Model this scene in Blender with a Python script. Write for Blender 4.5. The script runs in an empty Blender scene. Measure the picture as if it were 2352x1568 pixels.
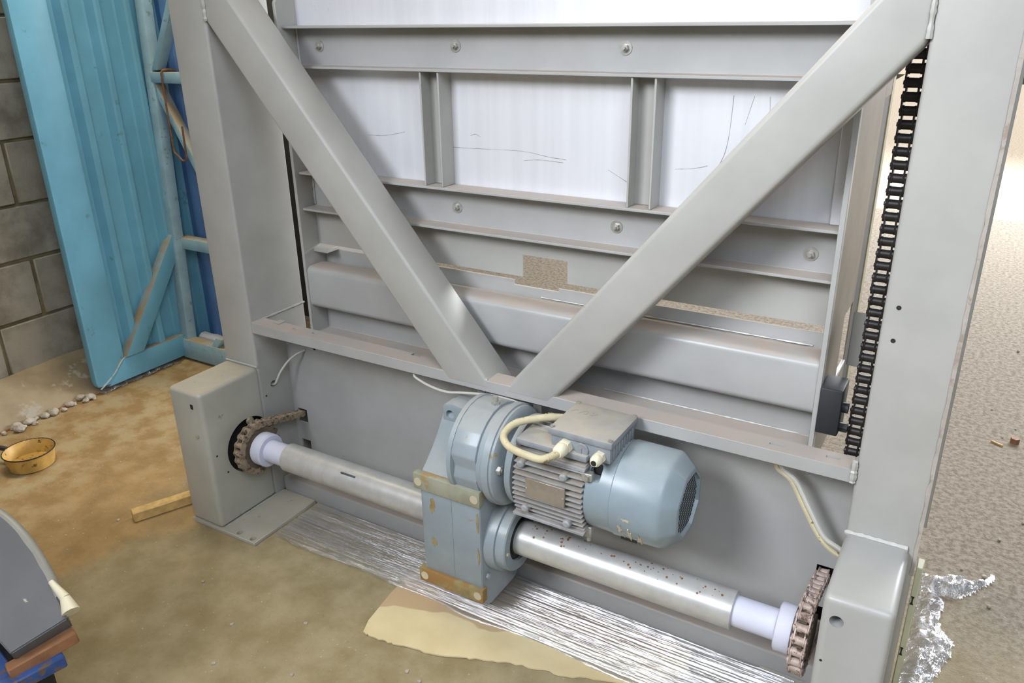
import bpy, bmesh, math, random
from mathutils import Vector, Matrix, noise
random.seed(7)
S = bpy.context.scene
COL = S.collection
R = math.radians

# ------------------------------------------------------------------ camera
cam_data = bpy.data.cameras.new('camera')
cam = bpy.data.objects.new('camera', cam_data)
COL.objects.link(cam)
cam_data.sensor_width = 36.0
cam_data.lens = 36.0 * 1840.9 / 2352.0
cam_data.clip_start = 0.02
cam_data.clip_end = 300
cam.matrix_world = Matrix(((0.8600060, -0.1814939, 0.4769168, 1.877934),
                           (0.5100387, 0.3347036, -0.7923598, -1.562341),
                           (-0.0158173, 0.9246802, 0.3804161, 1.502383),
                           (0, 0, 0, 1)))
S.camera = cam

# ------------------------------------------------------------------ world, sun, daylight, exposure
S.view_settings.view_transform = 'Standard'
S.view_settings.look = 'None'
S.view_settings.gamma = 1.0
S.view_settings.use_curve_mapping = False
S.view_settings.exposure = 0.07
world = bpy.data.worlds.new('daylight')
S.world = world
world.use_nodes = True
wn = world.node_tree.nodes
wn['Background'].inputs[0].default_value = (0.80, 0.90, 1.0, 1)
wn['Background'].inputs[1].default_value = 0.30


def lamp(name, kind, loc, target, energy, color, **kw):
    d = bpy.data.lights.new(name, kind)
    d.energy = energy
    d.color = color
    for k, v in kw.items():
        setattr(d, k, v)
    o = bpy.data.objects.new(name, d)
    COL.objects.link(o)
    o.location = loc
    o.rotation_euler = (Vector(target) - Vector(loc)).to_track_quat('-Z', 'Y').to_euler()
    return o


lamp('sun', 'SUN', (6, 12, 9), (4.0, 7.0, 0), 9.0, (1.0, 0.96, 0.9), angle=0.01)
lamp('window_daylight', 'AREA', (0.15, -3.2, 3.0), (1.85, 0, 0.95), 26, (0.92, 0.95, 1.0), shape='RECTANGLE', size=1.3, size_y=1.1, spread=R(68))
lamp('doorway_daylight', 'AREA', (2.6, -2.0, 3.1), (1.4, 0, 0.8), 64, (0.80, 0.89, 1.0), shape='RECTANGLE', size=1.7, size_y=1.5)
lamp('ceiling_lamp', 'AREA', (-0.7, 0.3, 3.6), (-0.5, -0.5, 0.0), 58, (1.0, 0.86, 0.62), shape='RECTANGLE', size=1.6, size_y=0.5)
lamp('rear_doorway_daylight', 'AREA', (3.2, 6.8, 2.8), (2.0, 2.0, 0), 700, (0.95, 0.97, 1.0), shape='RECTANGLE', size=4.0, size_y=2.2)

# ------------------------------------------------------------------ materials


def nd(nt, t, **kw):
    n = nt.nodes.new(t)
    for k, v in kw.items():
        setattr(n, k, v)
    return n


def mat_base(name):
    m = bpy.data.materials.new(name)
    m.use_nodes = True
    nt = m.node_tree
    b = nt.nodes['Principled BSDF']
    return m, nt, b


def lin(c):
    return tuple(((x / 255) / 12.92 if x / 255 <= 0.04045 else ((x / 255 + 0.055) / 1.055) ** 2.4) for x in c) + (1,)


def tex_noise(nt, scale, detail=4, rough=0.55, vec=None, map_scale=None):
    n = nd(nt, 'ShaderNodeTexNoise')
    n.inputs['Scale'].default_value = scale
    n.inputs['Detail'].default_value = detail
    n.inputs['Roughness'].default_value = rough
    if vec is None:
        tc = nd(nt, 'ShaderNodeNewGeometry')
        vec = tc.outputs['Position']
    if map_scale:
        mp = nd(nt, 'ShaderNodeMapping')
        mp.inputs['Scale'].default_value = map_scale
        nt.links.new(vec, mp.inputs['Vector'])
        vec = mp.outputs['Vector']
    nt.links.new(vec, n.inputs['Vector'])
    return n.outputs['Fac']


def ramp(nt, fac, a, b, ca=0.0, cb=1.0):
    r = nd(nt, 'ShaderNodeMapRange')
    r.interpolation_type = 'SMOOTHSTEP'
    r.inputs['From Min'].default_value = a
    r.inputs['From Max'].default_value = b
    r.inputs['To Min'].default_value = ca
    r.inputs['To Max'].default_value = cb
    nt.links.new(fac, r.inputs['Value'])
    return r.outputs['Result']


def mixc(nt, fac, a, b):
    m = nd(nt, 'ShaderNodeMix', data_type='RGBA')
    if isinstance(fac, float):
        m.inputs[0].default_value = fac
    else:
        nt.links.new(fac, m.inputs[0])
    for i, c in ((6, a), (7, b)):
        if isinstance(c, tuple):
            m.inputs[i].default_value = c
        else:
            nt.links.new(c, m.inputs[i])
    return m.outputs[2]


def mul(nt, a, b, op='MULTIPLY'):
    m = nd(nt, 'ShaderNodeMath', operation=op)
    for i, c in enumerate((a, b)):
        if isinstance(c, (int, float)):
            m.inputs[i].default_value = c
        else:
            nt.links.new(c, m.inputs[i])
    return m.outputs[0]


def up_mask(nt, lo=0.55, hi=0.9):
    g = nd(nt, 'ShaderNodeNewGeometry')
    s = nd(nt, 'ShaderNodeSeparateXYZ')
    nt.links.new(g.outputs['True Normal'], s.inputs[0])
    return ramp(nt, s.outputs['Z'], lo, hi)


def bump(nt, b, h, strength=0.2, dist=0.01):
    n = nd(nt, 'ShaderNodeBump')
    n.inputs['Strength'].default_value = strength
    n.inputs['Distance'].default_value = dist
    nt.links.new(h, n.inputs['Height'])
    nt.links.new(n.outputs['Normal'], b.inputs['Normal'])


def painted(name, c, rough=0.42, metal=0.0, var=0.10, vscale=6.0, dust=None, dust_amt=0.8, stain=None, stain_amt=0.0, stain_scale=14.0,
            bump_s=0.03, coat=0.0, up=(0.55, 0.9)):
    m, nt, b = mat_base(name)
    base = lin(c)
    dark = tuple(x * (1 - var) for x in base[:3]) + (1,)
    light = tuple(min(1, x * (1 + var * 0.7)) for x in base[:3]) + (1,)
    f = tex_noise(nt, vscale, 5)
    col = mixc(nt, ramp(nt, f, 0.3, 0.7), dark, light)
    if stain:
        s = ramp(nt, tex_noise(nt, stain_scale, 6, 0.65), 0.60 - stain_amt * 0.25, 0.66 - stain_amt * 0.2)
        col = mixc(nt, s, col, lin(stain))
    rsock = None
    if dust:
        dm = mul(nt, up_mask(nt, *up), ramp(nt, tex_noise(nt, 9, 5, 0.6), 0.25, 0.62, 0.35, 1.0))
        dm = mul(nt, dm, dust_amt)
        col = mixc(nt, dm, col, lin(dust))
        rsock = mul(nt, mul(nt, dm, 0.5), rough, 'ADD')
        nt.links.new(rsock, b.inputs['Roughness'])
    nt.links.new(col, b.inputs['Base Color'])
    if rsock is None:
        b.inputs['Roughness'].default_value = rough
    b.inputs['Metallic'].default_value = metal
    b.inputs['Coat Weight'].default_value = coat
    if bump_s:
        bump(nt, b, tex_noise(nt, 180, 3), bump_s, 0.002)
    return m


DUST = (176, 158, 138)
RDUST = (184, 167, 153)
M = {}
M['paint'] = painted('grey_paint', (168, 167, 163), 0.46, var=0.07, dust=(176, 168, 150), dust_amt=0.5, bump_s=0.02)
M['paint_clean'] = painted('grey_paint_clean', (168, 168, 166), 0.36, var=0.05, bump_s=0.02)
M['dark_sheet'] = painted('dark_wall_sheet', (74, 74, 70), 0.8, var=0.15)
M['side_shade_dust'] = painted('shaded_dusty_paint', (140, 132, 120), 0.55, var=0.12, vscale=8)  # dusty brown made darker: the shade on this side is in the colour
M['dark_strip'] = painted('dark_grey_strip', (84, 88, 94), 0.5, var=0.08)
M['paint_dusty'] = painted('grey_paint_dusty', (166, 166, 165), 0.36, var=0.07, dust=RDUST, dust_amt=0.75, bump_s=0.02)
M['paint_scuffed'] = painted('grey_paint_scuffed', (178, 176, 166), 0.40, var=0.09, dust=(170, 160, 140), dust_amt=0.7, stain=(140, 134, 120), stain_amt=-0.2, stain_scale=22)
M['weld'] = painted('weld_paint', (176, 175, 170), 0.34, var=0.05, bump_s=0.0)
M['rust_edge'] = painted('bare_edge', (166, 158, 150), 0.6, var=0.12, vscale=30, stain=(150, 134, 124), stain_amt=0.1)
M['blue_grey'] = painted('gear_paint', (142, 153, 160), 0.34, var=0.10, vscale=9, dust=(168, 166, 160), dust_amt=0.55, stain=(150, 132, 92), stain_amt=-0.16, stain_scale=16)
M['motor_paint'] = painted('motor_paint', (136, 150, 159), 0.34, var=0.08, vscale=8, dust=(176, 182, 182), dust_amt=0.4, stain=(166, 158, 146), stain_amt=-0.2, stain_scale=18)
M['fin_paint'] = painted('dusty_fins', (150, 153, 158), 0.5, var=0.2, vscale=30, dust=(166, 155, 140), dust_amt=0.95)
M['box_paint'] = painted('terminal_box_paint', (134, 140, 147), 0.5, var=0.12, vscale=30, dust=(170, 163, 150), dust_amt=0.95)
M['rust_pad'] = painted('rusty_pad', (150, 150, 132), 0.6, var=0.15, vscale=24, stain=(158, 134, 88), stain_amt=0.2, stain_scale=20)
M['rust_pad_low'] = painted('rusty_pad_low', (146, 130, 88), 0.65, var=0.25, vscale=30, stain=(150, 114, 66), stain_amt=0.6, stain_scale=22)
M['plug'] = painted('pad_plug', (196, 186, 160), 0.6, var=0.1)
M['rust_patch'] = painted('rust_patch', (152, 132, 92), 0.7, var=0.2, vscale=40)
M['steel'] = painted('bright_steel', (196, 196, 194), 0.36, metal=0.35, var=0.08, vscale=30)
M['bolt'] = painted('zinc_bolt', (182, 180, 174), 0.35, metal=0.5, var=0.15, vscale=60)
M['beige_bolt'] = painted('beige_bolt', (172, 164, 136), 0.4, var=0.15, vscale=60)
M['journal'] = painted('lilac_primer', (206, 208, 226), 0.6, var=0.04, bump_s=0.0)
M['dark'] = painted('hole_shade_and_chips', (34, 33, 33), 0.8, var=0.2)  # near-black: paints shade into holes and slots, also chips and the bowl rim
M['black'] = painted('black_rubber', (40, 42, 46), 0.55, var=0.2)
M['chain_rust'] = painted('dusty_chain', (158, 140, 118), 0.6, metal=0.2, var=0.25, vscale=60, stain=(92, 78, 62), stain_amt=0.2, stain_scale=70)
M['chain_pink'] = painted('pinkish_dusty_chain', (186, 168, 160), 0.55, metal=0.2, var=0.2, vscale=60, stain=(108, 88, 78), stain_amt=0.15, stain_scale=70)
M['chain_dark'] = painted('greasy_chain', (50, 47, 47), 0.42, metal=0.5, var=0.3, vscale=50)
M['sprocket'] = painted('dusty_sprocket', (112, 100, 84), 0.7, var=0.25, vscale=40)
M['cable_grey'] = painted('grey_cable', (196, 194, 186), 0.5, var=0.06, bump_s=0)
M['cable_cream'] = painted('cream_cable', (200, 190, 158), 0.5, var=0.12, vscale=40, stain=(140, 122, 80), stain_amt=0.05, stain_scale=40, bump_s=0)
M['gland'] = painted('cream_gland', (226, 220, 196), 0.45, var=0.05, bump_s=0)
M['plate'] = painted('name_plate', (158, 148, 136), 0.45, metal=0.4, var=0.1, vscale=40)
M['cyan'] = painted('sky_blue_paint', (112, 176, 204), 0.42, var=0.10, vscale=5, dust=(156, 132, 98), dust_amt=0.95, stain=(100, 150, 166), stain_amt=-0.12, stain_scale=12, up=(0.3, 0.5))
M['cyan_light'] = painted('pale_blue_paint', (164, 200, 216), 0.45, var=0.10, vscale=14, dust=(172, 150, 116), dust_amt=0.95, stain=(140, 160, 160), stain_amt=0.0, stain_scale=30, up=(0.3, 0.5))
M['blue_deep_shaded'] = painted('deep_blue_shaded_sheet', (92, 134, 190), 0.45, var=0.16, vscale=5)
M['wood'] = painted('pine_offcut', (206, 172, 112), 0.7, var=0.22, vscale=34)
M['tin'] = painted('ochre_tin', (196, 158, 84), 0.5, var=0.14, vscale=30, stain=(104, 78, 44), stain_amt=0.1, stain_scale=40)
M['casing'] = painted('slate_casing', (104, 107, 112), 0.5, var=0.08, vscale=10, stain=(196, 194, 182), stain_amt=-0.26, stain_scale=26)
M['casing_rim'] = painted('casing_rim', (146, 146, 140), 0.45, var=0.12, vscale=14)
M['rust_bar'] = painted('rusty_bar', (158, 112, 78), 0.7, var=0.2, vscale=26, stain=(96, 74, 58), stain_amt=0.1)
M['blue_bar'] = painted('flaking_blue_bar', (56, 88, 150), 0.6, var=0.2, vscale=26, stain=(112, 92, 78), stain_amt=0.35, stain_scale=30)
M['rust_wire'] = painted('rusty_wire', (132, 92, 62), 0.7, var=0.25, vscale=60)
M['cream_strip'] = painted('cream_strip', (196, 194, 166), 0.5, var=0.06)
M['stone'] = painted('rubble', (176, 168, 156), 0.85, var=0.2, vscale=40, bump_s=0.4)
M['plinth'] = painted('rough_plaster', (150, 136, 112), 0.9, var=0.24, vscale=7, stain=(168, 160, 148), stain_amt=0.15, stain_scale=9, bump_s=0.3)
M['mortar'] = painted('mortar', (122, 112, 84), 0.95, var=0.3, vscale=14, bump_s=0.5)
M['ceiling'] = painted('ceiling_sheet', (150, 146, 138), 0.8)
M['brick'] = painted('brick_scrap', (164, 112, 82), 0.85, var=0.2)
M['white_far'] = painted('white_van_paint', (228, 232, 238), 0.4, var=0.03)
M['blue_far'] = painted('far_blue', (86, 140, 196), 0.5)
M['yellow_far'] = painted('far_yellow', (196, 180, 92), 0.6)
M['dark_far'] = painted('far_dark', (60, 62, 70), 0.6)


def block_mat():
    m, nt, b = mat_base('concrete_block')
    oi = nd(nt, 'ShaderNodeObjectInfo')
    f = tex_noise(nt, 5, 6, 0.6)
    col = mixc(nt, ramp(nt, f, 0.32, 0.66), lin((124, 119, 108)), lin((176, 172, 162)))
    col = mixc(nt, mul(nt, oi.outputs['Random'], 0.35), col, lin((150, 138, 110)))
    s = ramp(nt, tex_noise(nt, 11, 7, 0.7), 0.60, 0.70)
    col = mixc(nt, mul(nt, s, 0.6), col, lin((176, 166, 146)))
    nt.links.new(col, b.inputs['Base Color'])
    b.inputs['Roughness'].default_value = 0.95
    bump(nt, b, tex_noise(nt, 140, 5, 0.7), 0.5, 0.004)
    return m


M['block'] = block_mat()


def floor_mat():
    m, nt, b = mat_base('worn_concrete_floor')
    g = nd(nt, 'ShaderNodeNewGeometry')
    sp = nd(nt, 'ShaderNodeSeparateXYZ')
    nt.links.new(g.outputs['Position'], sp.inputs[0])
    X, Y = sp.outputs['X'], sp.outputs['Y']
    big = tex_noise(nt, 2.2, 6, 0.6)
    mid = tex_noise(nt, 9, 6, 0.6)
    fine = tex_noise(nt, 55, 6, 0.7)
    grit = tex_noise(nt, 240, 4, 0.7)
    col = mixc(nt, ramp(nt, mid, 0.3, 0.7), lin((140, 126, 92)), lin((164, 151, 120)))
    # ochre, clay-stained area towards the blue gate
    xm = mul(nt, X, mul(nt, ramp(nt, big, 0.2, 0.8), 0.7), 'SUBTRACT')
    ochre = ramp(nt, xm, -0.35, -0.75)
    oc = mixc(nt, ramp(nt, mid, 0.32, 0.68), lin((142, 112, 66)), lin((168, 136, 88)))
    col = mixc(nt, mul(nt, ochre, 0.85), col, oc)
    pale = mul(nt, ramp(nt, xm, -0.75, -1.15), ramp(nt, mid, 0.42, 0.62))
    col = mixc(nt, mul(nt, pale, 0.8), col, lin((166, 150, 116)))
    # open, gravelly yard towards the right and behind
    yard = ramp(nt, mul(nt, mul(nt, Y, mul(nt, X, 0.25), 'ADD'), mul(nt, mid, 0.5), 'ADD'), 0.75, 1.5)
    yc = mixc(nt, ramp(nt, fine, 0.34, 0.66), lin((128, 116, 100)), lin((176, 166, 152)))
    col = mixc(nt, yard, col, yc)
    col = mixc(nt, mul(nt, ramp(nt, fine, 0.55, 0.75), 0.35), col, lin((104, 90, 66)))
    speck = ramp(nt, tex_noise(nt, 95, 2, 0.5), 0.70, 0.74)
    col = mixc(nt, mul(nt, speck, 0.55), col, lin((204, 196, 176)))
    nt.links.new(col, b.inputs['Base Color'])
    b.inputs['Roughness'].default_value = 0.85
    h = mul(nt, mul(nt, fine, 0.6), mul(nt, grit, 0.4), 'ADD')
    st = mul(nt, mul(nt, yard, 0.75), 0.25, 'ADD')
    n = nd(nt, 'ShaderNodeBump')
    n.inputs['Distance'].default_value = 0.012
    nt.links.new(st, n.inputs['Strength'])
    nt.links.new(h, n.inputs['Height'])
    nt.links.new(n.outputs['Normal'], b.inputs['Normal'])
    return m


M['floor'] = floor_mat()


def sheet_mat():
    m, nt, b = mat_base('brushed_stainless_sheet')
    g = nd(nt, 'ShaderNodeNewGeometry')
    streak = tex_noise(nt, 1.0, 4, 0.6, g.outputs['Position'], (26, 26, 0.8))
    col = mixc(nt, ramp(nt, streak, 0.3, 0.7), lin((218, 219, 224)), lin((226, 227, 232)))
    blot = ramp(nt, tex_noise(nt, 12, 6, 0.7), 0.66, 0.76)
    col = mixc(nt, mul(nt, blot, 0.35), col, lin((150, 148, 148)))
    nt.links.new(col, b.inputs['Base Color'])
    b.inputs['Metallic'].default_value = 0.25
    b.inputs['Roughness'].default_value = 0.38
    bump(nt, b, streak, 0.04, 0.002)
    return m


M['sheet'] = sheet_mat()
M['scratch'] = painted('pencil_scratch', (136, 134, 138), 0.7)


def card_mat():
    m, nt, b = mat_base('cardboard')
    g = nd(nt, 'ShaderNodeNewGeometry')
    sp = nd(nt, 'ShaderNodeSeparateXYZ')
    nt.links.new(g.outputs['Position'], sp.inputs[0])
    f = tex_noise(nt, 6, 5)
    w = tex_noise(nt, 4.5, 3, 0.5)
    # damp stain spreading from the gearbox side, wavy front
    d = mul(nt, mul(nt, sp.outputs['Y'], mul(nt, sp.outputs['X'], -0.28), 'ADD'), mul(nt, w, 0.22), 'ADD')
    wet = ramp(nt, d, -0.335, -0.325)
    dry = mixc(nt, ramp(nt, f, 0.3, 0.7), lin((212, 194, 150)), lin((224, 208, 166)))
    col = mixc(nt, mul(nt, wet, 0.8), dry, lin((186, 156, 122)))
    nt.links.new(col, b.inputs['Base Color'])
    b.inputs['Roughness'].default_value = 0.75
    bump(nt, b, tex_noise(nt, 200, 3), 0.06, 0.002)
    return m


M['card'] = card_mat()


def film_mat(name, sc, strength, alpha, white=0.0, rough=0.1):
    m, nt, b = mat_base(name)
    out = nt.nodes['Material Output']
    tr = nd(nt, 'ShaderNodeBsdfTransparent')
    tr.inputs[0].default_value = (0.93, 0.94, 0.97, 1)
    gl = nd(nt, 'ShaderNodeBsdfGlossy')
    gl.inputs['Color'].default_value = (0.95, 0.96, 1, 1)
    gl.inputs['Roughness'].default_value = rough
    g = nd(nt, 'ShaderNodeNewGeometry')
    h = tex_noise(nt, 1.0, 5, 0.65, g.outputs['Position'], sc)
    n = nd(nt, 'ShaderNodeBump')
    n.inputs['Strength'].default_value = strength
    n.inputs['Distance'].default_value = 0.01
    nt.links.new(h, n.inputs['Height'])
    nt.links.new(n.outputs['Normal'], gl.inputs['Normal'])
    df = nd(nt, 'ShaderNodeBsdfTranslucent')
    df.inputs[0].default_value = (0.9, 0.92, 0.95, 1)
    df2 = nd(nt, 'ShaderNodeBsdfDiffuse')
    df2.inputs[0].default_value = (0.84, 0.87, 0.95, 1)
    mx0 = nd(nt, 'ShaderNodeMixShader')
    mx0.inputs[0].default_value = 0.6
    nt.links.new(df.outputs[0], mx0.inputs[1])
    nt.links.new(df2.outputs[0], mx0.inputs[2])
    mx1 = nd(nt, 'ShaderNodeMixShader')
    mx1.inputs[0].default_value = white
    nt.links.new(tr.outputs[0], mx1.inputs[1])
    nt.links.new(mx0.outputs[0], mx1.inputs[2])
    mx = nd(nt, 'ShaderNodeMixShader')
    strand = tex_noise(nt, 1.0, 4, 0.7, g.outputs['Position'], tuple(x * 0.8 for x in sc))
    st = ramp(nt, strand, 0.35, 0.65, alpha * 0.5, alpha)
    nt.links.new(ramp(nt, strand, 0.40, 0.68, white * 0.25, white), mx1.inputs[0])  # whitish diffuse streaks stand in for daylight mirrored by the film
    nt.links.new(st, mx.inputs[0])
    nt.links.new(mx1.outputs[0], mx.inputs[1])
    nt.links.new(gl.outputs[0], mx.inputs[2])
    nt.links.new(mx.outputs[0], out.inputs['Surface'])
    return m


M['film'] = film_mat('stretched_clear_film', (0.7, 150, 150), 0.3, 0.48, 0.40, 0.18)
M['film_crumpled'] = film_mat('crumpled_clear_film', (40, 40, 40), 0.9, 0.55, 0.75)

# ------------------------------------------------------------------ mesh helpers


class MB:
    def __init__(self):
        self.v, self.f = [], []

    def add(self, vs, fs):
        o = len(self.v)
        self.v += [tuple(p) for p in vs]
        self.f += [tuple(i + o for i in f) for f in fs]
        return self

    def add_bm(self, bm):
        bm.verts.index_update()
        self.add([v.co.copy() for v in bm.verts], [[v.index for v in f.verts] for f in bm.faces])
        bm.free()
        return self

    def box(self, x0, x1, y0, y1, z0, z1, bev=0.0, seg=2, mat=None):
        bm = bmesh.new()
        bmesh.ops.create_cube(bm, size=1.0)
        for v in bm.verts:
            v.co = Vector(((x0 + x1) / 2 + v.co.x * (x1 - x0), (y0 + y1) / 2 + v.co.y * (y1 - y0), (z0 + z1) / 2 + v.co.z * (z1 - z0)))
        if bev:
            bmesh.ops.bevel(bm, geom=list(bm.edges), offset=bev, segments=seg, profile=0.5, affect='EDGES')
        if mat:
            bmesh.ops.transform(bm, matrix=mat, verts=bm.verts)
        return self.add_bm(bm)

    def prism(self, pts, axis, a, b, bev=0.0, seg=2, mat=None):
        """polygon extruded along an axis; pts are the two other coordinates in x,y,z order"""
        bm = bmesh.new()

        def P(p, t):
            return {'X': (t, p[0], p[1]), 'Y': (p[0], t, p[1]), 'Z': (p[0], p[1], t)}[axis]
        lo = [bm.verts.new(P(p, a)) for p in pts]
        hi = [bm.verts.new(P(p, b)) for p in pts]
        n = len(pts)
        bm.faces.new(lo)
        bm.faces.new(hi[::-1])
        for i in range(n):
            bm.faces.new((lo[i], hi[i], hi[(i + 1) % n], lo[(i + 1) % n]))
        bmesh.ops.recalc_face_normals(bm, faces=bm.faces)
        if bev:
            bmesh.ops.bevel(bm, geom=list(bm.edges), offset=bev, segments=seg, profile=0.5, affect='EDGES')
        if mat:
            bmesh.ops.transform(bm, matrix=mat, verts=bm.verts)
        return self.add_bm(bm)

    def lathe(self, prof, p0, axis, n=32, mod=None):
        """prof: (distance along axis, radius); p0: other two coords"""
        vs, fs = [], []
        for d, r in prof:
            for i in range(n):
                t = 2 * math.pi * i / n
                rr = r * (mod(t, d) if mod else 1)
                c, s = rr * math.cos(t), rr * math.sin(t)
                vs.append({'X': (d, p0[0] + c, p0[1] + s), 'Y': (p0[0] + c, d, p0[1] + s), 'Z': (p0[0] + c, p0[1] + s, d)}[axis])
        for k in range(len(prof) - 1):
            for i in range(n):
                j = (i + 1) % n
                fs.append((k * n + i, k * n + j, (k + 1) * n + j, (k + 1) * n + i))
        if prof[0][1] > 1e-6:
            fs.append(tuple(range(n)))
        if prof[-1][1] > 1e-6:
            fs.append(tuple((len(prof) - 1) * n + i for i in range(n))[::-1])
        return self.add(vs, fs)

    def cyl(self, p0, p1, r, n=12, r1=None):
        p0, p1 = Vector(p0), Vector(p1)
        d = (p1 - p0).normalized()
        u = d.orthogonal().normalized()
        w = d.cross(u)
        r1 = r if r1 is None else r1
        vs = []
        for p, rr in ((p0, r), (p1, r1)):
            for i in range(n):
                t = 2 * math.pi * i / n
                vs.append(p + u * rr * math.cos(t) + w * rr * math.sin(t))
        fs = [(i, (i + 1) % n, n + (i + 1) % n, n + i) for i in range(n)]
        fs += [tuple(range(n))[::-1], tuple(range(n, 2 * n))]
        return self.add(vs, fs)

    def tube(self, pts, r, n=8, sub=6, jit=0.0):
        pts = [Vector(p) for p in pts]
        if sub > 1 and len(pts) > 2:
            q = []
            for i in range(len(pts) - 1):
                a, b, c, d = pts[max(i - 1, 0)], pts[i], pts[i + 1], pts[min(i + 2, len(pts) - 1)]
                for k in range(sub):
                    t = k / sub
                    q.append(0.5 * ((2 * b) + (c - a) * t + (2 * a - 5 * b + 4 * c - d) * t * t + (3 * b - a - 3 * c + d) * t ** 3))
            q.append(pts[-1])
            pts = q
        vs, fs = [], []
        u = None
        for i, p in enumerate(pts):
            d = (pts[min(i + 1, len(pts) - 1)] - pts[max(i - 1, 0)]).normalized()
            u = d.orthogonal().normalized() if u is None else (u - d * u.dot(d)).normalized()
            w = d.cross(u)
            rr = r * (1 + random.uniform(-jit, jit))
            for k in range(n):
                t = 2 * math.pi * k / n
                vs.append(p + (u * math.cos(t) + w * math.sin(t)) * rr)
        for i in range(len(pts) - 1):
            for k in range(n):
                j = (k + 1) % n
                fs.append((i * n + k, i * n + j, (i + 1) * n + j, (i + 1) * n + k))
        fs += [tuple(range(n))[::-1], tuple((len(pts) - 1) * n + k for k in range(n))]
        return self.add(vs, fs)

    def mesh(self, name, mat, angle=38):
        me = bpy.data.meshes.new(name)
        me.from_pydata(self.v, [], self.f)
        bm = bmesh.new()
        bm.from_mesh(me)
        bmesh.ops.recalc_face_normals(bm, faces=bm.faces)
        bm.to_mesh(me)
        bm.free()
        for p in me.polygons:
            p.use_smooth = True
        me.set_sharp_from_angle(angle=R(angle))
        if mat:
            me.materials.append(M[mat])
        return me


def place(o, parent):
    if parent:
        o.parent = parent
        off = parent.location.copy() if parent.type == 'EMPTY' else Vector((0, 0, 0))
        o.matrix_parent_inverse = Matrix.Translation(-off)


def part(name, mb, mat, parent, label=None, angle=38):
    me = mb.mesh(name, mat, angle)
    o = bpy.data.objects.new(name, me)
    COL.objects.link(o)
    place(o, parent)
    if label:
        o['label'] = label
    return o


def tag(o, label, cat, group=None):
    o['label'] = label
    o['category'] = cat
    if group:
        o['group'] = group
    return o


def thing(name, loc, label, cat, group=None):
    o = bpy.data.objects.new(name, None)
    COL.objects.link(o)
    o.location = loc
    o.empty_display_size = 0.1
    return tag(o, label, cat, group)


def structure(name, mb, mat, parent=None):
    o = part(name, mb, mat, parent)
    if not parent:
        o['kind'] = 'structure'
    return o


def cut(o, mb):
    """boolean-subtract a mesh from an object, baked straight into its mesh"""
    me = mb.mesh('cutter', None)
    c = bpy.data.objects.new('cutter', me)
    COL.objects.link(c)
    mod = o.modifiers.new('cut', 'BOOLEAN')
    mod.object = c
    mod.operation = 'DIFFERENCE'
    mod.solver = 'EXACT'
    bpy.context.view_layer.update()
    dg = bpy.context.evaluated_depsgraph_get()
    new = bpy.data.meshes.new_from_object(o.evaluated_get(dg))
    o.modifiers.clear()
    old = o.data
    o.data = new
    new.name = old.name
    bpy.data.meshes.remove(old)
    bpy.data.objects.remove(c)
    bpy.data.meshes.remove(me)
    for p in o.data.polygons:
        p.use_smooth = True
    o.data.set_sharp_from_angle(angle=R(38))


def hexbolt(p, axis, r=0.009, h=0.008, washer=0.0, stud=0.0):
    """hex head on a point, growing along +axis vector"""
    p, d = Vector(p), Vector(axis)
    mb = MB()
    if washer:
        mb.cyl(p, p + d * 0.002, washer, 20)
    mb.cyl(p + d * 0.0015, p + d * h, r, 6)
    mb.cyl(p + d * h, p + d * (h + 0.001), r * 0.82, 12)
    if stud:
        mb.cyl(p + d * h, p + d * (h + stud), r * 0.5, 10)
    return mb


# ================================================================== SETTING
mb = MB()
mb.add([(-9, -9, 0), (40, -9, 0), (40, 70, 0), (-9, 70, 0)], [(0, 1, 2, 3)])
structure('floor', mb, 'floor')
structure('ceiling', MB().box(-1.75, 7.0, -5.6, 7.6, 4.0, 4.1), 'ceiling')

wall = structure('wall_left', MB().box(-1.75, -1.512, -5.6, 7.6, 0.0, 4.0), 'mortar')
zs = [-0.13, 0.098, 0.335, 0.583, 0.806, 1.057, 1.282, 1.52, 1.757, 1.99]
for r in range(len(zs) - 1):
    y = -1.22 + (0.0 if r % 2 == 0 else 0.2) - 0.0
    y0 = y + 0.2
    while y0 < 1.6:
        j = lambda s: random.uniform(-s, s)
        mbk = MB().box(-1.52, -1.5 + j(0.003), y0 + 0.007 + j(0.002), y0 + 0.393 + j(0.002), max(zs[r], 0.0) + 0.006 + j(0.002), zs[r + 1] - 0.006 + j(0.002), 0.004, 1)
        part('block', mbk, 'block', wall)
        y0 += 0.4

structure('wall_back', MB().box(-1.75, -0.55, 1.35, 1.45, 0.0, 4.0), 'dark_sheet')

# sloping rough plaster fillet at the foot of the wall
vs, fs = [], []
NY, NX = 60, 10
for i in range(NY + 1):
    y = -1.5 + 3.2 * i / NY
    for k in range(NX + 1):
        t = k / NX
        x = -1.5 + 0.215 * t + 0.012 * noise.noise((y * 4, t * 3, 1))
        z = (0.13 + 0.02 * noise.noise((y * 3, 0, 5))) * (1 - t) ** 0.8 + 0.006 * noise.noise((x * 22, y * 22, 3)) * (1 - t)
        vs.append((x, y, max(z, 0.0005)))
for i in range(NY):
    for k in range(NX):
        a = i * (NX + 1) + k
        fs.append((a, a + 1, a + NX + 2, a + NX + 1))
structure('trim_1', MB().add(vs, fs), 'plinth')
# rusty threshold angle along the edge of the floor
structure('trim_2', MB().box(-1.292, -1.283, -1.5, 1.7, 0.0, 0.006), 'rust_bar')


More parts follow.
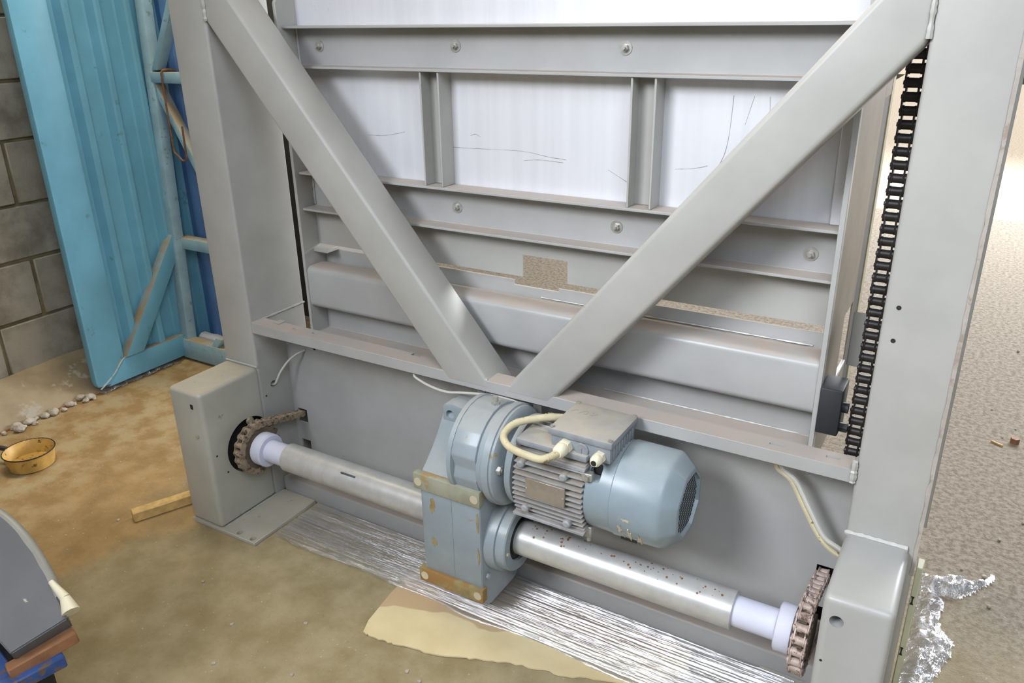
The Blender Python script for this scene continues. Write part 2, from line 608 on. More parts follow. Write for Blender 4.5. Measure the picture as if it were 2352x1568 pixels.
def corrugated(u0, u1, z0, z1, pitch, depth, fn, thick=0.002):
    """trapezoidal sheet; fn(u, d, z) -> point"""
    prof = []
    u = u0
    while u < u1:
        for du, d in ((0, 0), (0.40 * pitch, 0), (0.46 * pitch, 0.12 * depth), (0.60 * pitch, 0.88 * depth), (0.66 * pitch, depth), (0.78 * pitch, depth), (0.84 * pitch, 0.88 * depth), (0.96 * pitch, 0.12 * depth)):
            if u + du <= u1:
                prof.append((u + du, d))
        u += pitch
    prof.append((u1, 0))
    vs, fs = [], []
    for k, (u, d) in enumerate(prof):
        vs += [fn(u, d, z0), fn(u, d, z1)]
        if k:
            fs.append((2 * k - 2, 2 * k, 2 * k + 1, 2 * k - 1))
    return MB().add(vs, fs)


# gate leaf 1: sky-blue steel leaf standing along the wall
d1 = bpy.data.objects.new('door_1', None)
COL.objects.link(d1)
d1.location = (-1.27, 0.185, 0)
d1['kind'] = 'structure'
part('corrugated_sheet', corrugated(0.315, 0.86, 0.03, 2.3, 0.132, 0.03, lambda u, d, z: (-1.300 + d * 1.35, u, z)), 'cyan', d1, angle=20)
part('stile', MB().prism([(0.192, 0.035), (0.335, 0.022), (0.335, 2.3), (0.188, 2.3), (0.186, 0.06)], 'X', -1.29, -1.252, 0.006), 'cyan', d1)
part('stile', MB().prism([(0.640, 0.02), (0.690, 0.02), (0.800, 2.3), (0.752, 2.3)], 'X', -1.272, -1.222, 0.004), 'cyan_light', d1, 'pale blue scuffed gate stile')
part('bottom_rail', MB().prism([(0.24, 0.022), (0.66, 0.022), (0.66, 0.125), (0.335, 0.125)], 'X', -1.288, -1.25, 0.004), 'cyan', d1)
part('brace', MB().prism([(0.335, 0.128), (0.425, 0.128), (0.70, 0.53), (0.70, 0.645)], 'X', -1.285, -1.236, 0.003), 'cyan', d1)
part('weld_bead', MB().tube([(-1.2505, 0.20, 0.026), (-1.2505, 0.27, 0.07), (-1.2505, 0.33, 0.124), (-1.2505, 0.40, 0.126)], 0.004, 6, 8, 0.3), 'cyan_light', d1)

# gate leaf 2: leaf coloured deeper blue for its weaker light, seen between the stile and the machine
d2 = bpy.data.objects.new('door_2', None)
COL.objects.link(d2)
d2.location = (-1.2, 0.75, 0)
d2['kind'] = 'structure'
part('corrugated_sheet', corrugated(-1.3, -0.85, 0.06, 2.3, 0.17, 0.03, lambda u, d, z: (u, 0.80 - d, z)), 'blue_deep_shaded', d2, angle=20)
part('rail', MB().box(-1.235, -0.85, 0.70, 0.755, 1.250, 1.293, 0.003), 'cyan_light', d2)
part('rail', MB().box(-1.245, -0.85, 0.70, 0.755, 0.530, 0.580, 0.003), 'cyan_light', d2)
part('rail', MB().box(-1.262, -0.85, 0.635, 0.69, 0.012, 0.105, 0.003), 'cyan_light', d2)
part('brace', MB().prism([(-1.215, 1.245), (-1.215, 1.185), (-0.86, 0.54), (-0.86, 0.605)], 'Y', 0.705, 0.75, 0.002), 'cyan_light', d2)
part('brace', MB().prism([(-1.225, 1.30), (-1.19, 1.30), (-0.85, 1.83), (-0.89, 1.83)], 'Y', 0.705, 0.75, 0.002), 'cyan_light', d2)
part('brace', MB().prism([(-1.12, 0.03), (-1.08, 0.03), (-0.98, 0.15), (-1.02, 0.15)], 'Y', 0.64, 0.68, 0.002), 'cyan_light', d2)

# ================================================================== HOIST FRAME
L = 1.75
fr = thing('hoist_frame', (0, 0, 0), 'grey painted steel frame with two posts and V braces standing on the floor', 'frame')
HOLE = MB
# posts -------------------------------------------------
post_l = part('post', MB().box(-0.145, 0.0, 0.0, 0.23, 0.01, 2.5, 0.008, 3), 'paint', fr)
post_r = part('post', MB().box(L, L + 0.137, 0.0, 0.23, 0.01, 2.5, 0.008, 3), 'paint', fr)
cut(post_l, MB().lathe([(-0.03, 0.091), (0.02, 0.091)], (-0.07, 0.241), 'X', 48))
cut(post_l, MB().cyl((-0.02, 0.055, 0.400), (0.02, 0.055, 0.400), 0.012, 20))
part('drill_hole', MB().cyl((1.775, 0.0015, 0.984), (1.775, -0.0005, 0.984), 0.0045, 12), 'dark', post_r, 'dark drilled hole')
part('drill_hole', MB().cyl((1.775, 0.0015, 0.918), (1.775, -0.0005, 0.918), 0.0045, 12), 'dark', post_r, 'dark drilled hole')
# raw seam edge running up the right side of the right post
vs, fs = [], []
n = 120
for i in range(n + 1):
    z = 0.42 + 2.05 * i / n
    w = 0.0052 + 0.004 * noise.noise((z * 30, 1, 0)) + 0.002 * noise.noise((z * 110, 4, 0))
    vs += [(L + 0.137 - w, -0.0006, z), (L + 0.1385, -0.0006, z), (L + 0.1385, 0.01, z)]
    if i:
        a = 3 * i
        fs += [(a - 3, a - 2, a + 1, a), (a - 2, a - 1, a + 2, a + 1)]
part('seam_edge', MB().add(vs, fs), 'rust_edge', post_r, 'rusty bare seam edge')
part('back_flange', MB().box(L + 0.12, L + 0.146, 0.222, 0.228, 0.4, 2.5, 0.001, 1), 'paint', post_r)

# foot boxes --------------------------------------------
for side, x0, x1 in (('l', -0.14, 0.0), ('r', L, L + 0.1245)):
    foot = part('foot_box', MB().box(x0, x1, -0.227, 0.004, 0.012, 0.479, 0.014, 4), 'paint_scuffed' if side == 'l' else 'paint_clean', fr)
    if side == 'l':
        cut(foot, MB().lathe([(-0.03, 0.091), (0.02, 0.091)], (-0.07, 0.241), 'X', 48))
        bp = part('base_plate', MB().box(x0, 0.143, -0.229, 0.04, 0.0, 0.012, 0.0015, 1), 'paint_scuffed', foot)
        part('recess', MB().cyl((-0.0285, -0.07, 0.241), (-0.0275, -0.07, 0.241), 0.0905, 40), 'dark', foot, 'dark disc for the shade in the recess behind the sprocket')  # dark disc colours in the shade at the bottom of the cut
        for c in ((0.062, -0.212), (0.122, -0.214)):
            cut(bp, MB().cyl((c[0], c[1], -0.01), (c[0], c[1], 0.03), 0.010, 16))
        part('bolt', hexbolt((0.0, -0.061, 0.321), (1, 0, 0), 0.012, 0.008, 0.013), 'beige_bolt', foot, 'beige painted bolt head')
        part('bolt', hexbolt((-0.036, -0.227, 0.333), (0, -1, 0), 0.006, 0.004, 0.0), 'beige_bolt', foot, 'beige painted bolt head')
        part('slot', MB().box(-0.046, -0.034, -0.2278, -0.226, 0.424, 0.440, 0.0005, 1), 'dark', foot, 'small dark slot')
        for z, y in ((0.372, 0.02), (0.262, -0.20), (0.19, -0.17)):
            part('paint_chip', MB().cyl((0.0002, y, z), (0.0006, y, z), 0.0035, 6), 'dark', foot, 'dark paint chip')
        part('weld_bead', MB().tube([(-0.138, -0.001, 0.481), (0.002, -0.001, 0.481)], 0.004, 6, 1), 'weld', foot)
        mbw = [(0.001, -0.21 + 0.02 * i, 0.0125) for i in range(13)]
        part('weld_bead', MB().tube(mbw, 0.0035, 6, 2, 0.3), 'weld', foot)
    else:
        cut(foot, MB().cyl((1.779, -0.26, 0.427), (1.779, -0.19, 0.427), 0.013, 24))
        part('bolt_hole_shade', MB().cyl((1.779, -0.195, 0.427), (1.779, -0.190, 0.427), 0.0128, 24), 'dark', foot, 'dark disc for the shaded bottom of the bolt hole')  # near-black disc paints the shade inside the hole
        part('base_plate', MB().box(1.607, x1, -0.229, 0.04, 0.0, 0.012, 0.0015, 1), 'paint', foot)
        part('paint_chip', MB().cyl((1.763, -0.2268, 0.326), (1.763, -0.2275, 0.326), 0.003, 6), 'dark', foot, 'dark paint chip')
        mbw = [(x0 - 0.002 + 0.0135 * i, -0.001, 0.480 + 0.001 * random.uniform(-1, 1)) for i in range(10)]
        part('weld_bead', MB().tube(mbw, 0.006, 6, 2, 0.3), 'weld', foot)
part('cover_strip', MB().box(1.892, 1.905, 0.06, 0.1, 0.0, 0.40, 0.002, 1), 'cream_strip', fr, 'cream strip with dark slots beside the right foot')
for z in (0.315, 0.175):
    part('strip_slot', MB().prism([(1.8935, z - .011), (1.9005, z - .011), (1.8985, z - .004), (1.8985, z + .004), (1.9005, z + .011), (1.8935, z + .011), (1.8955, z + .004), (1.8955, z - .004)], 'Y', 0.0594, 0.061), 'dark', fr, 'dark slot')

# crossbar ----------------------------------------------
cb = part('crossbar', MB().prism([(0.0, 0.596), (0.0, 0.628), (0.057, 0.628), (0.057, 0.622), (0.006, 0.622), (0.006, 0.596)], 'X', 0.0, L, 0.0012, 1), 'paint_dusty', fr)
for x, y, w, d in ((0.235, 0.035, 0.012, 0.005), (0.155, 0.032, 0.008, 0.004), (0.60, 0.050, 0.016, 0.008), (1.585, 0.028, 0.016, 0.004), (1.70, 0.03, 0.014, 0.004)):
    cut(cb, MB().box(x - w, x + w, y - d, y + d, 0.60, 0.65))
part('notch_tab', MB().box(0.06, 0.085, 0.035, 0.066, 0.6285, 0.631, 0.001, 1), 'paint', cb)
part('weld_bead', MB().tube([(0.002, 0.0 + 0.019 * i, 0.6285) for i in range(13)], 0.0035, 6, 2, 0.3), 'weld', fr)
part('weld_bead', MB().tube([(L - 0.004, -0.001, 0.60 + 0.008 * i) for i in range(7)], 0.008, 6, 2, 0.3), 'weld', fr)
part('weld_bead', MB().tube([(L - 0.002, -0.001 + 0.012 * i, 0.632) for i in range(5)], 0.006, 6, 2, 0.3), 'weld', fr)

# V braces ----------------------------------------------
part('brace', MB().prism([(0.738, 0.603), (0.880, 0.603), (0.0, 1.664), (0.0, 1.493)], 'Y', -0.0008, 0.106, 0.009, 3), 'paint', fr)
part('brace', MB().prism([(0.8995, 0.603), (1.041, 0.603), (L, 1.447), (L, 1.622)], 'Y', -0.0008, 0.106, 0.012, 3), 'paint', fr)
part('weld_bead', MB().tube([(0.004, -0.001, 1.492 + 0.012 * i) for i in range(15)], 0.006, 6, 2, 0.3), 'weld', fr)
part('weld_bead', MB().tube([(0.72 + 0.014 * i, 0.004, 0.6285) for i in range(11)], 0.003, 6, 2, 0.2), 'weld', fr)
part('weld_bead', MB().tube([(L - 0.002, -0.001, 1.45 + 0.012 * i) for i in range(15)], 0.005, 6, 2, 0.3), 'weld', fr)

# lower panel -------------------------------------------
pn = part('back_panel', MB().prism([(0.0, 0.02), (L, 0.02), (L, 0.585), (1.02, 0.585), (1.02, 0.535), (0.80, 0.535), (0.80, 0.585), (0.0, 0.585)], 'Y', 0.13, 0.135), 'paint_dusty', fr)
for x0, x1 in ((0.016, 0.056), (1.690, 1.74)):
    for z0, z1 in ((0.235, 0.285), (0.125, 0.168)):
        cut(pn, MB().box(x0, x1, 0.1, 0.16, z0, z1))
part('dark_slot_backing', MB().box(0.0, L, 0.215, 0.219, 0.02, 0.50), 'black', fr, 'black sheet added to darken the chain slots')  # black sheet added behind the panel so the slots look dark
part('bottom_bar', MB().box(0.0, L, 0.04, 0.13, 0.0, 0.062, 0.006, 3), 'paint_dusty', fr)
for x in (0.815, 0.985):
    part('torque_bracket', MB().box(x - 0.012, x + 0.012, 0.04, 0.046, 0.48, 0.622, 0.001, 1), 'paint', fr)

# ================================================================== CARRIAGE
cr = thing('lift_carriage', (0.885, 0.13, 0.53), 'grey steel lift carriage with bolted channels and stainless sheets behind the V braces', 'carriage')
XL, XR = 0.130, 1.632
YF, YW = 0.145, 0.198
ZTOP = 2.0
# side plates
spl = part('side_plate', MB().prism([(0.13, 0.515), (0.40, 0.515), (0.40, ZTOP), (0.15, ZTOP), (0.15, 1.56), (0.13, 1.535)], 'X', XL - 0.011, XL, 0.001, 1), 'paint', cr)
spr = part('side_plate', MB().box(XR + 0.007, XR + 0.011, 0.131, 0.46, 0.515, ZTOP, 0.001, 1), 'side_shade_dust', cr, 'brown dusty side plate darkened for shade')
cut(spr, MB().box(XR - 0.02, XR + 0.03, 0.335, 0.452, 0.677, 0.834))
part('edge_bar', MB().box(XR, XR + 0.0112, 0.129, 0.15, 0.515, ZTOP, 0.001, 1), 'paint_clean', cr)
part('recess_strip', MB().box(XR + 0.0075, XR + 0.0095, 0.46, 0.56, 0.515, 1.31), 'dark_strip', cr, 'dark grey strip for a shaded recess')  # flat strip; the shade of a side recess is put into its colour
part('side_stay', MB().box(XR + 0.007, XR + 0.011, 0.46, 0.58, 1.31, ZTOP, 0.001, 1), 'side_shade_dust', cr)
part('rear_edge', MB().box(XR + 0.007, XR + 0.012, 0.56, 0.60, 0.515, ZTOP, 0.001, 1), 'cream_strip', cr, 'rear edge strip coloured pale as lit from behind')  # cream colour carries the light reaching this edge from behind
part('hole_lip', MB().box(XR + 0.004, XR + 0.012, 0.336, 0.452, 0.669, 0.678, 0.001, 1), 'sheet', cr, 'bright lower edge of the side opening')


def channel(z0, z1):
    t = 0.007
    return MB().prism([(YF, z0), (YF, z0 + t), (YW, z0 + t), (YW, z1 - t), (YF, z1 - t), (YF, z1), (YW + 0.006, z1), (YW + 0.006, z0)], 'X', XL, XR, 0.0012, 1)


ch1 = part('channel', channel(1.366, 1.476), 'paint_dusty', cr)
ch2 = part('channel', channel(0.964, 1.078), 'paint_dusty', cr)
ch3 = part('channel', MB().prism([(0.138, 0.568), (0.138, 0.575), (0.20, 0.575), (0.20, 0.66), (0.206, 0.66), (0.206, 0.568)], 'X', XL, XR, 0.0012, 1), 'paint_dusty', cr)
for x, z in ((0.213, 1.423), (0.669, 1.426), (1.127, 1.424), (0.654, 1.017), (1.12, 1.017), (1.574, 1.010)):
    part('bolt', hexbolt((x, YW, z), (0, -1, 0), 0.0085, 0.009, 0.0155, 0.007), 'bolt', ch1 if z > 1.2 else ch2, 'bright zinc bolt with washer')
# stainless sheets
part('sheet_panel', MB().box(XL, XR, 0.205, 0.208, 1.077, 1.367), 'sheet', cr, 'bright scratched stainless sheet')
part('sheet_panel', MB().box(XL, XR, 0.205, 0.208, 1.475, ZTOP), 'sheet', cr, 'bright stainless sheet')
part('sheet_return', MB().box(1.603, XR, 0.190, 0.205, 1.0785, 1.3655, 0.002, 1), 'sheet', cr, 'bright folded sheet edge')
for pts in ([(0.354, 1.189), (0.42, 1.192), (0.486, 1.205)], [(0.637, 1.174), (0.738, 1.176), (0.854, 1.178), (0.929, 1.169), (0.977, 1.166)], [(0.70, 1.208), (0.715, 1.212), (0.73, 1.206)],
            [(1.30, 1.10), (1.33, 1.14), (1.36, 1.19), (1.372, 1.24), (1.376, 1.33)], [(1.255, 1.165), (1.30, 1.17), (1.33, 1.178)], [(1.452, 1.33), (1.455, 1.27), (1.44, 1.2)], [(1.42, 1.33), (1.405, 1.27)],
            [(1.09, 1.15), (1.12, 1.135), (1.15, 1.12)], [(0.86, 1.155), (0.90, 1.160), (0.97, 1.158)]):
    part('scratch', MB().tube([(x, 0.2049, z) for x, z in pts], 0.00055, 4, 5, 0.5), 'scratch', cr, 'thin dark scratch on the sheet')
# stiffeners: upright channels between the two channel rails
for x0, x1 in ((0.585, 0.645), (1.162, 1.222)):
    st = MB()
    t = 0.005
    st.prism([(x0, 0.150), (x0 + t, 0.150), (x0 + t, 0.192), (x1 - t, 0.192), (x1 - t, 0.150), (x1, 0.150), (x1, 0.2045), (x0, 0.2045)], 'Z', 1.0785, 1.3655, 0.0008, 1)
    part('stiffener', st, 'paint', cr)
# cut lower sheet with key-hole opening
zb = 0.851
part('lower_sheet', MB().prism([(XL, zb), (0.855, zb), (0.855, 0.911), (0.988, 0.911), (0.988, zb), (XR, zb), (XR, 0.964), (XL, 0.964)], 'Y', 0.198, 0.202), 'paint', cr)
part('upstand', MB().prism([(XL, 0.775), (XR, 0.775), (XR, 0.825), (0.950, 0.825), (0.950, 0.816), (0.815, 0.816), (0.815, 0.830), (XL, 0.832)], 'Y', 0.222, 0.228, 0.001, 1), 'paint_dusty', cr)
part('box_beam', MB().prism([(0.178 + sx * (0.044 - 0.018 + 0.018 * math.cos(R(t))), 0.727 + sz * (0.065 - 0.018 + 0.018 * math.sin(R(t)))) for sx, sz, ts in ((1, 1, (0, 22, 45, 67, 90)), (-1, 1, (90, 67, 45, 22, 0)), (-1, -1, (0, 22, 45, 67, 90)), (1, -1, (90, 67, 45, 22, 0))) for t in ts], 'X', XL, XR), 'paint_dusty', cr)
part('corner_tab', MB().box(XL, 0.185, 0.17, 0.22, 0.832, 0.842, 0.001, 1), 'paint', cr)
for x in (0.16,):
    part('weld_bead', MB().tube([(XL + 0.003, 0.197, 0.975 + 0.012 * i) for i in range(9)], 0.004, 6, 2, 0.3), 'weld', cr)
    part('weld_bead', MB().tube([(XL + 0.003, 0.197, 1.375 + 0.012 * i) for i in range(9)], 0.004, 6, 2, 0.3), 'weld', cr)
part('weld_bead', MB().tube([(0.9 + 0.02 * i, 0.219, 0.793) for i in range(36)], 0.002, 5, 2, 0.5), 'weld', cr)
part('weld_bead', MB().tube([(1.10 + 0.02 * i, 0.199, 0.577) for i in range(26)], 0.0022, 5, 2, 0.5), 'weld', cr)
part('guide_block', MB().box(XR + 0.011, 1.69, 0.12, 0.20, 0.63, 0.74, 0.004, 2), 'black', cr, 'black guide block beside the lifting chain')
part('guide_bolt', MB().cyl((1.66, 0.15, 0.69), (1.702, 0.15, 0.69), 0.012, 12), 'black', cr)
part('guide_bolt', MB().cyl((1.68, 0.15, 0.642), (1.706, 0.15, 0.642), 0.011, 6), 'black', cr)
part('chain_lug', MB().prism([(0.245, 0.75), (0.265, 0.75), (0.275, 0.80), (0.272, 0.86), (0.245, 0.88)], 'X', 1.672, 1.700, 0.002, 1), 'paint', cr)

# ================================================================== DRIVE SHAFT
SY, SZ = -0.07, 0.241
sh = thing('drive_shaft', (0.87, SY, SZ), 'long horizontal drive shaft running through the gearbox between both feet', 'shaft')
part('shaft_tube', MB().lathe([(0.17, 0.036), (0.172, 0.044), (0.60, 0.045), (1.556, 0.045), (1.558, 0.036)], (SY, SZ), 'X', 40), 'steel', sh)
for xa, xb in ((0.045, 0.171), (1.557, 1.70)):
    part('journal', MB().lathe([(xa, 0.035), (xb, 0.035)], (SY, SZ), 'X', 36), 'journal', sh, 'pale lilac unpainted shaft end')
part('collar', MB().lathe([(0.052, 0.050), (0.055, 0.053), (0.088, 0.053), (0.092, 0.049), (0.092, 0.036)], (SY, SZ), 'X', 40), 'journal', sh, 'pale lilac collar')
part('collar', MB().lathe([(1.652, 0.036), (1.652, 0.050), (1.655, 0.054), (1.686, 0.054), (1.689, 0.050)], (SY, SZ), 'X', 40), 'journal', sh, 'pale lilac collar')
NT = 19
PITCH = 0.0254
RP = PITCH / (2 * math.sin(math.pi / NT))


def sprocket_mb(xc):
    pts = []
    for i in range(NT * 4):
        a = 2 * math.pi * i / (NT * 4)
        r = (RP + 0.008, RP + 0.001, RP - 0.009, RP + 0.001)[i % 4]
        pts.append((SY + r * math.cos(a), SZ + r * math.sin(a)))
    return MB().prism(pts, 'X', xc - 0.007, xc + 0.007).lathe([(xc - 0.012, 0.05), (xc + 0.018, 0.05)], (SY, SZ), 'X', 32)


XCL, XCR = 0.036, 1.708
part('sprocket', sprocket_mb(XCL), 'sprocket', sh, 'dusty toothed sprocket')
part('sprocket', sprocket_mb(XCR), 'sprocket', sh, 'dusty toothed sprocket')
for x, y, z, w, l in ((0.41, -0.102, 0.2745, 0.004, 0.03),):
    part('scratch', MB().box(x, x + 0.055, y, y + 0.006, z - 0.004, z + 0.0015, 0.0005, 1), 'dark_strip', sh, 'dark scratch on the shaft')
mbr = MB()
random.seed(11)
for k in range(60):
    x = random.uniform(1.03, 1.53)
    a = R(random.uniform(70, 130)) if k % 3 else R(random.uniform(95, 110))
    r = random.uniform(0.001, 0.0035)
    y, z = SY - 0.0452 * math.cos(math.pi - a) * -1, SZ + 0.0452 * math.sin(a)
    y = SY + 0.0452 * math.cos(a)
    d = Vector((0, math.cos(a), math.sin(a)))
    p = Vector((x, y, z))
    mbr.cyl(p - d * 0.001, p + d * 0.0003, r, 6)
o = part('rust_spots', mbr, 'rust_wire', sh, 'specks of rust along the shaft')
o['kind'] = 'stuff'

# ================================================================== CHAINS


def plate_pts(n=8, r=0.0105, w=0.0075):
    out = []
    for i in range(n + 1):
        a = -math.pi / 2 + math.pi * i / n
        out.append((PITCH + r * math.cos(a), r * math.sin(a)))
    out.append((PITCH / 2, w))
    for i in range(n + 1):
        a = math.pi / 2 + math.pi * i / n
        out.append((r * math.cos(a), r * math.sin(a)))
    out.append((PITCH / 2, -w))
    return out


def link_mesh(name, inner, mat):
    mb = MB()
    xs = 0.0105 if inner else 0.0142
    for s in (-1, 1):
        mb.prism(plate_pts(), 'X', s * xs - 0.0016, s * xs + 0.0016)
    for y in (0, PITCH):
        if inner:
            mb.cyl((-0.0095, y, 0), (0.0095, y, 0), 0.0094, 14)
        else:
            mb.cyl((-0.0178, y, 0), (0.0178, y, 0), 0.0042, 10)
    return mb.mesh(name, mat)


def chain(root, pts, x, mat):
    """one object per link; pts are the pin positions in the y-z plane"""
    mi, mo = link_mesh('inner_link', True, mat), link_mesh('outer_link', False, mat)
    for i in range(len(pts) - 1):
        (y0, z0), (y1, z1) = pts[i], pts[i + 1]
        o = bpy.data.objects.new('link', mi if i % 2 == 0 else mo)
        COL.objects.link(o)
        o.parent = root
        o.location = (x - root.location.x, y0 - root.location.y, z0 - root.location.z)
        o.rotation_euler = (math.atan2(z1 - z0, y1 - y0), 0, 0)


def wrap_path(top_target, bot_target, n_top, n_bot):
    def ang(t, sgn):
        d = Vector((t[0] - SY, t[1] - SZ))
        base = math.atan2(d.y, d.x)
        return base + sgn * math.acos(min(1, RP / d.length))
    a0, a1 = ang(top_target, 1), ang(bot_target, -1) + 2 * math.pi
    T = Vector((SY + RP * math.cos(a0), SZ + RP * math.sin(a0)))
    dirt = (Vector(top_target) - T).normalized()
    pts = [tuple(T + dirt * PITCH * k) for k in range(n_top, 0, -1)]
    step = 2 * math.pi / NT
    a = a0
    while a < a1:
        pts.append((SY + RP * math.cos(a), SZ + RP * math.sin(a)))
        a += step
    B = Vector(pts[-1])
    dirb = (Vector(bot_target) - B).normalized()
    pts += [tuple(B + dirb * PITCH * k) for k in range(1, n_bot + 1)]
    return pts


c1 = thing('drive_chain', (XCL, SY, SZ - RP), 'dusty brown roller chain wrapped round the sprocket at the left foot', 'chain')
chain(c1, wrap_path((0.15, 0.266), (0.15, 0.146), 7, 7), XCL, 'chain_rust')
c2 = thing('drive_chain', (XCR, SY, SZ - RP), 'pinkish dusty roller chain wrapped round the sprocket at the right foot', 'chain')
chain(c2, wrap_path((0.15, 0.266), (0.15, 0.146), 7, 7), XCR, 'chain_pink')
c3 = thing('lifting_chain', (1.722, 0.165, 0.53), 'black greasy roller chain hanging upright beside the right post', 'chain')
chain(c3, [(0.165, 0.53 + PITCH * k) for k in range(48)], 1.722, 'chain_dark')

# ================================================================== GEARMOTOR
gm = thing('gearmotor', (0.95, SY, 0.045), 'blue grey gearbox with finned electric motor mounted on the drive shaft', 'gearmotor')
MZ = 0.483
RG = 0.122
RG = 0.128
prof = [(-0.178, 0.083), (-0.178, 0.42), (-0.19, MZ - 0.03)]
for i in range(13):
    a = math.pi - math.pi * i / 12
    prof.append((SY + RG * 0.9 * math.cos(a) if i in (0,) else SY + RG * math.cos(a), MZ + RG * math.sin(a)))
prof += [(0.03, MZ - 0.05), (0.03, 0.10), (-0.02, 0.055), (-0.14, 0.055)]
body = part('gear_case', MB().prism(prof, 'X', 0.868, 0.945, 0.004, 2), 'blue_grey', gm)
# narrower wing on the left, hollowed between pad and crown
wing = [(-0.178, 0.083), (-0.178, 0.415), (-0.165, 0.425)]
for t in (0.2, 0.4, 0.6, 0.8, 1.0):
    wing.append((-0.165 + 0.115 * t, 0.425 + 0.135 * t ** 1.0 - 0.012 * math.sin(math.pi * t)))
wing += [(0.02, 0.56), (0.03, 0.10), (-0.02, 0.055), (-0.14, 0.055)]
part('side_wing', MB().prism(wing, 'X', 0.762, 0.870, 0.004, 2), 'blue_grey', gm)
lug = part('mounting_lug', MB().prism([(0.768, 0.505), (0.768, 0.566), (0.776, 0.574), (0.80, 0.578), (0.845, 0.572), (0.845, 0.50)], 'Y', -0.072, -0.030, 0.004, 2), 'blue_grey', gm)
cut(lug, MB().cyl((0.791, -0.10, 0.546), (0.791, 0.0, 0.546), 0.0125, 20))
up = part('foot_pad', MB().box(0.748, 0.950, -0.188, -0.165, 0.378, 0.424, 0.003, 2), 'rust_pad', gm, 'rusty upper foot pad')
lo = part('foot_pad', MB().box(0.748, 0.950, -0.188, -0.165, 0.088, 0.130, 0.003, 2), 'rust_pad_low', gm, 'rusty lower foot pad')
for x, z, p in ((0.764, 0.401, up), (0.934, 0.401, up), (0.766, 0.109, lo), (0.934, 0.109, lo)):
    part('plug', MB().cyl((x, -0.187, z), (x, -0.1892, z), 0.0115, 20), 'plug', p, 'pale round plug')
part('case_face', MB().box(0.768, 0.944, -0.1805, -0.16, 0.13, 0.378, 0.006, 2), 'blue_grey', gm)
part('seam', MB().box(0.8585, 0.8605, -0.1815, -0.18, 0.14, 0.37), 'blue_grey', gm)
part('case_sump', MB().prism([(-0.165, 0.09), (-0.15, 0.05), (0.0, 0.05), (0.02, 0.09)], 'X', 0.77, 0.94, 0.004, 2), 'blue_grey', gm)
rs = random.Random(5)


def patch(cx, cz, w, h, name, mat, parent, label, y=-0.1811):
    pts = []
    for i in range(14):
        a = 2 * math.pi * i / 14
        k = rs.uniform(0.55, 1.1)
        pts.append((cx + w * k * math.cos(a), cz + h * k * math.sin(a)))
    return part(name, MB().prism(pts, 'Y', y, y + 0.001), mat, parent, label)


patch(0.800, 0.335, 0.010, 0.024, 'rust_patch', 'rust_patch', gm, 'brown rust patch')
patch(0.800, 0.225, 0.009, 0.018, 'rust_patch', 'rust_patch', gm, 'brown rust patch')
patch(0.937, 0.33, 0.004, 0.03, 'rust_patch', 'rust_patch', gm, 'brown rust patch')
patch(0.937, 0.23, 0.004, 0.035, 'rust_patch', 'rust_patch', gm, 'brown rust patch')
# output boss
part('output_boss', MB().lathe([(0.944, 0.102), (0.972, 0.098), (0.974, 0.092), (0.997, 0.090), (1.0, 0.087), (1.0, 0.062), (0.985, 0.060)], (SY, SZ), 'X', 48), 'blue_grey', gm)
part('shaft_seal', MB().lathe([(0.985, 0.062), (0.992, 0.061), (0.993, 0.05), (0.999, 0.049), (0.999, 0.0455)], (SY, SZ), 'X', 40), 'black', gm, 'black shaft seal ring')
part('drain_plug', MB().cyl((0.945, -0.155, 0.155), (0.951, -0.155, 0.155), 0.010, 6).cyl((0.951, -0.155, 0.155), (0.9525, -0.155, 0.155), 0.007, 12), 'blue_grey', gm)
part('grease_nipple', MB().cyl((0.998, -0.145, 0.235), (1.004, -0.145, 0.235), 0.005, 10), 'plug', gm)
# crown ridges and breather
part('crown_ridge', MB().lathe([(0.862, RG - 0.012), (0.864, RG + 0.0015), (0.876, RG + 0.0015), (0.878, RG - 0.004)], (SY, MZ), 'X', 64), 'blue_grey', gm)
part('breather', MB().cyl((0.93, SY, MZ + RG - 0.002), (0.93, SY, MZ + RG + 0.006), 0.011, 6).cyl((0.93, SY, MZ + RG + 0.006), (0.93, SY, MZ + RG + 0.02), 0.007, 14), 'bolt', gm)
# motor flange
fl = part('motor_flange', MB().lathe([(0.944, RG - 0.008), (0.962, RG - 0.006), (0.964, RG + 0.002), (0.982, RG + 0.002), (0.984, RG - 0.002), (0.990, RG - 0.002), (0.996, RG - 0.008), (1.0, 0.105), (1.004, 0.088), (1.016, 0.086), (1.018, 0.112), (1.036, 0.116)], (SY, MZ), 'X', 64), 'blue_grey', gm)
for a in (172, 100, 30, 255):
    y, z = SY + 0.104 * math.cos(R(a)), MZ + 0.104 * math.sin(R(a))
    part('bolt', hexbolt((0.994, y, z), (1, 0, 0), 0.011, 0.013, 0.013, 0.003), 'bolt', fl, 'flange bolt head')
# motor body with fins
mbody = part('motor_body', MB().lathe([(1.03, 0.094), (1.036, 0.098), (1.215, 0.098), (1.22, 0.094)], (SY, MZ), 'X', 64), 'fin_paint', gm)
RM = 0.117
for i in range(13):
    z = -0.084 + 0.014 * i
    yo = -math.sqrt(max(RM ** 2 - z ** 2 * 0.62, 0.0001))
    x0 = 1.040 + 0.0005 * i
    f = MB().box(x0, 1.222, SY + yo, SY - 0.045, MZ + z - 0.0022, MZ + z + 0.0022, 0.0008, 1)
    part('cooling_fin', f, 'fin_paint', mbody)
for i in range(12):
    y = -0.080 + 0.015 * i
    zo = math.sqrt(max(RM ** 2 - y ** 2 * 0.75, 0.0001))
    f = MB().box(1.046, 1.150 if y > -0.07 else 1.20, SY + y - 0.0022, SY + y + 0.0022, MZ + 0.05, MZ + zo, 0.0008, 1)
    part('cooling_fin', f, 'fin_paint', mbody)
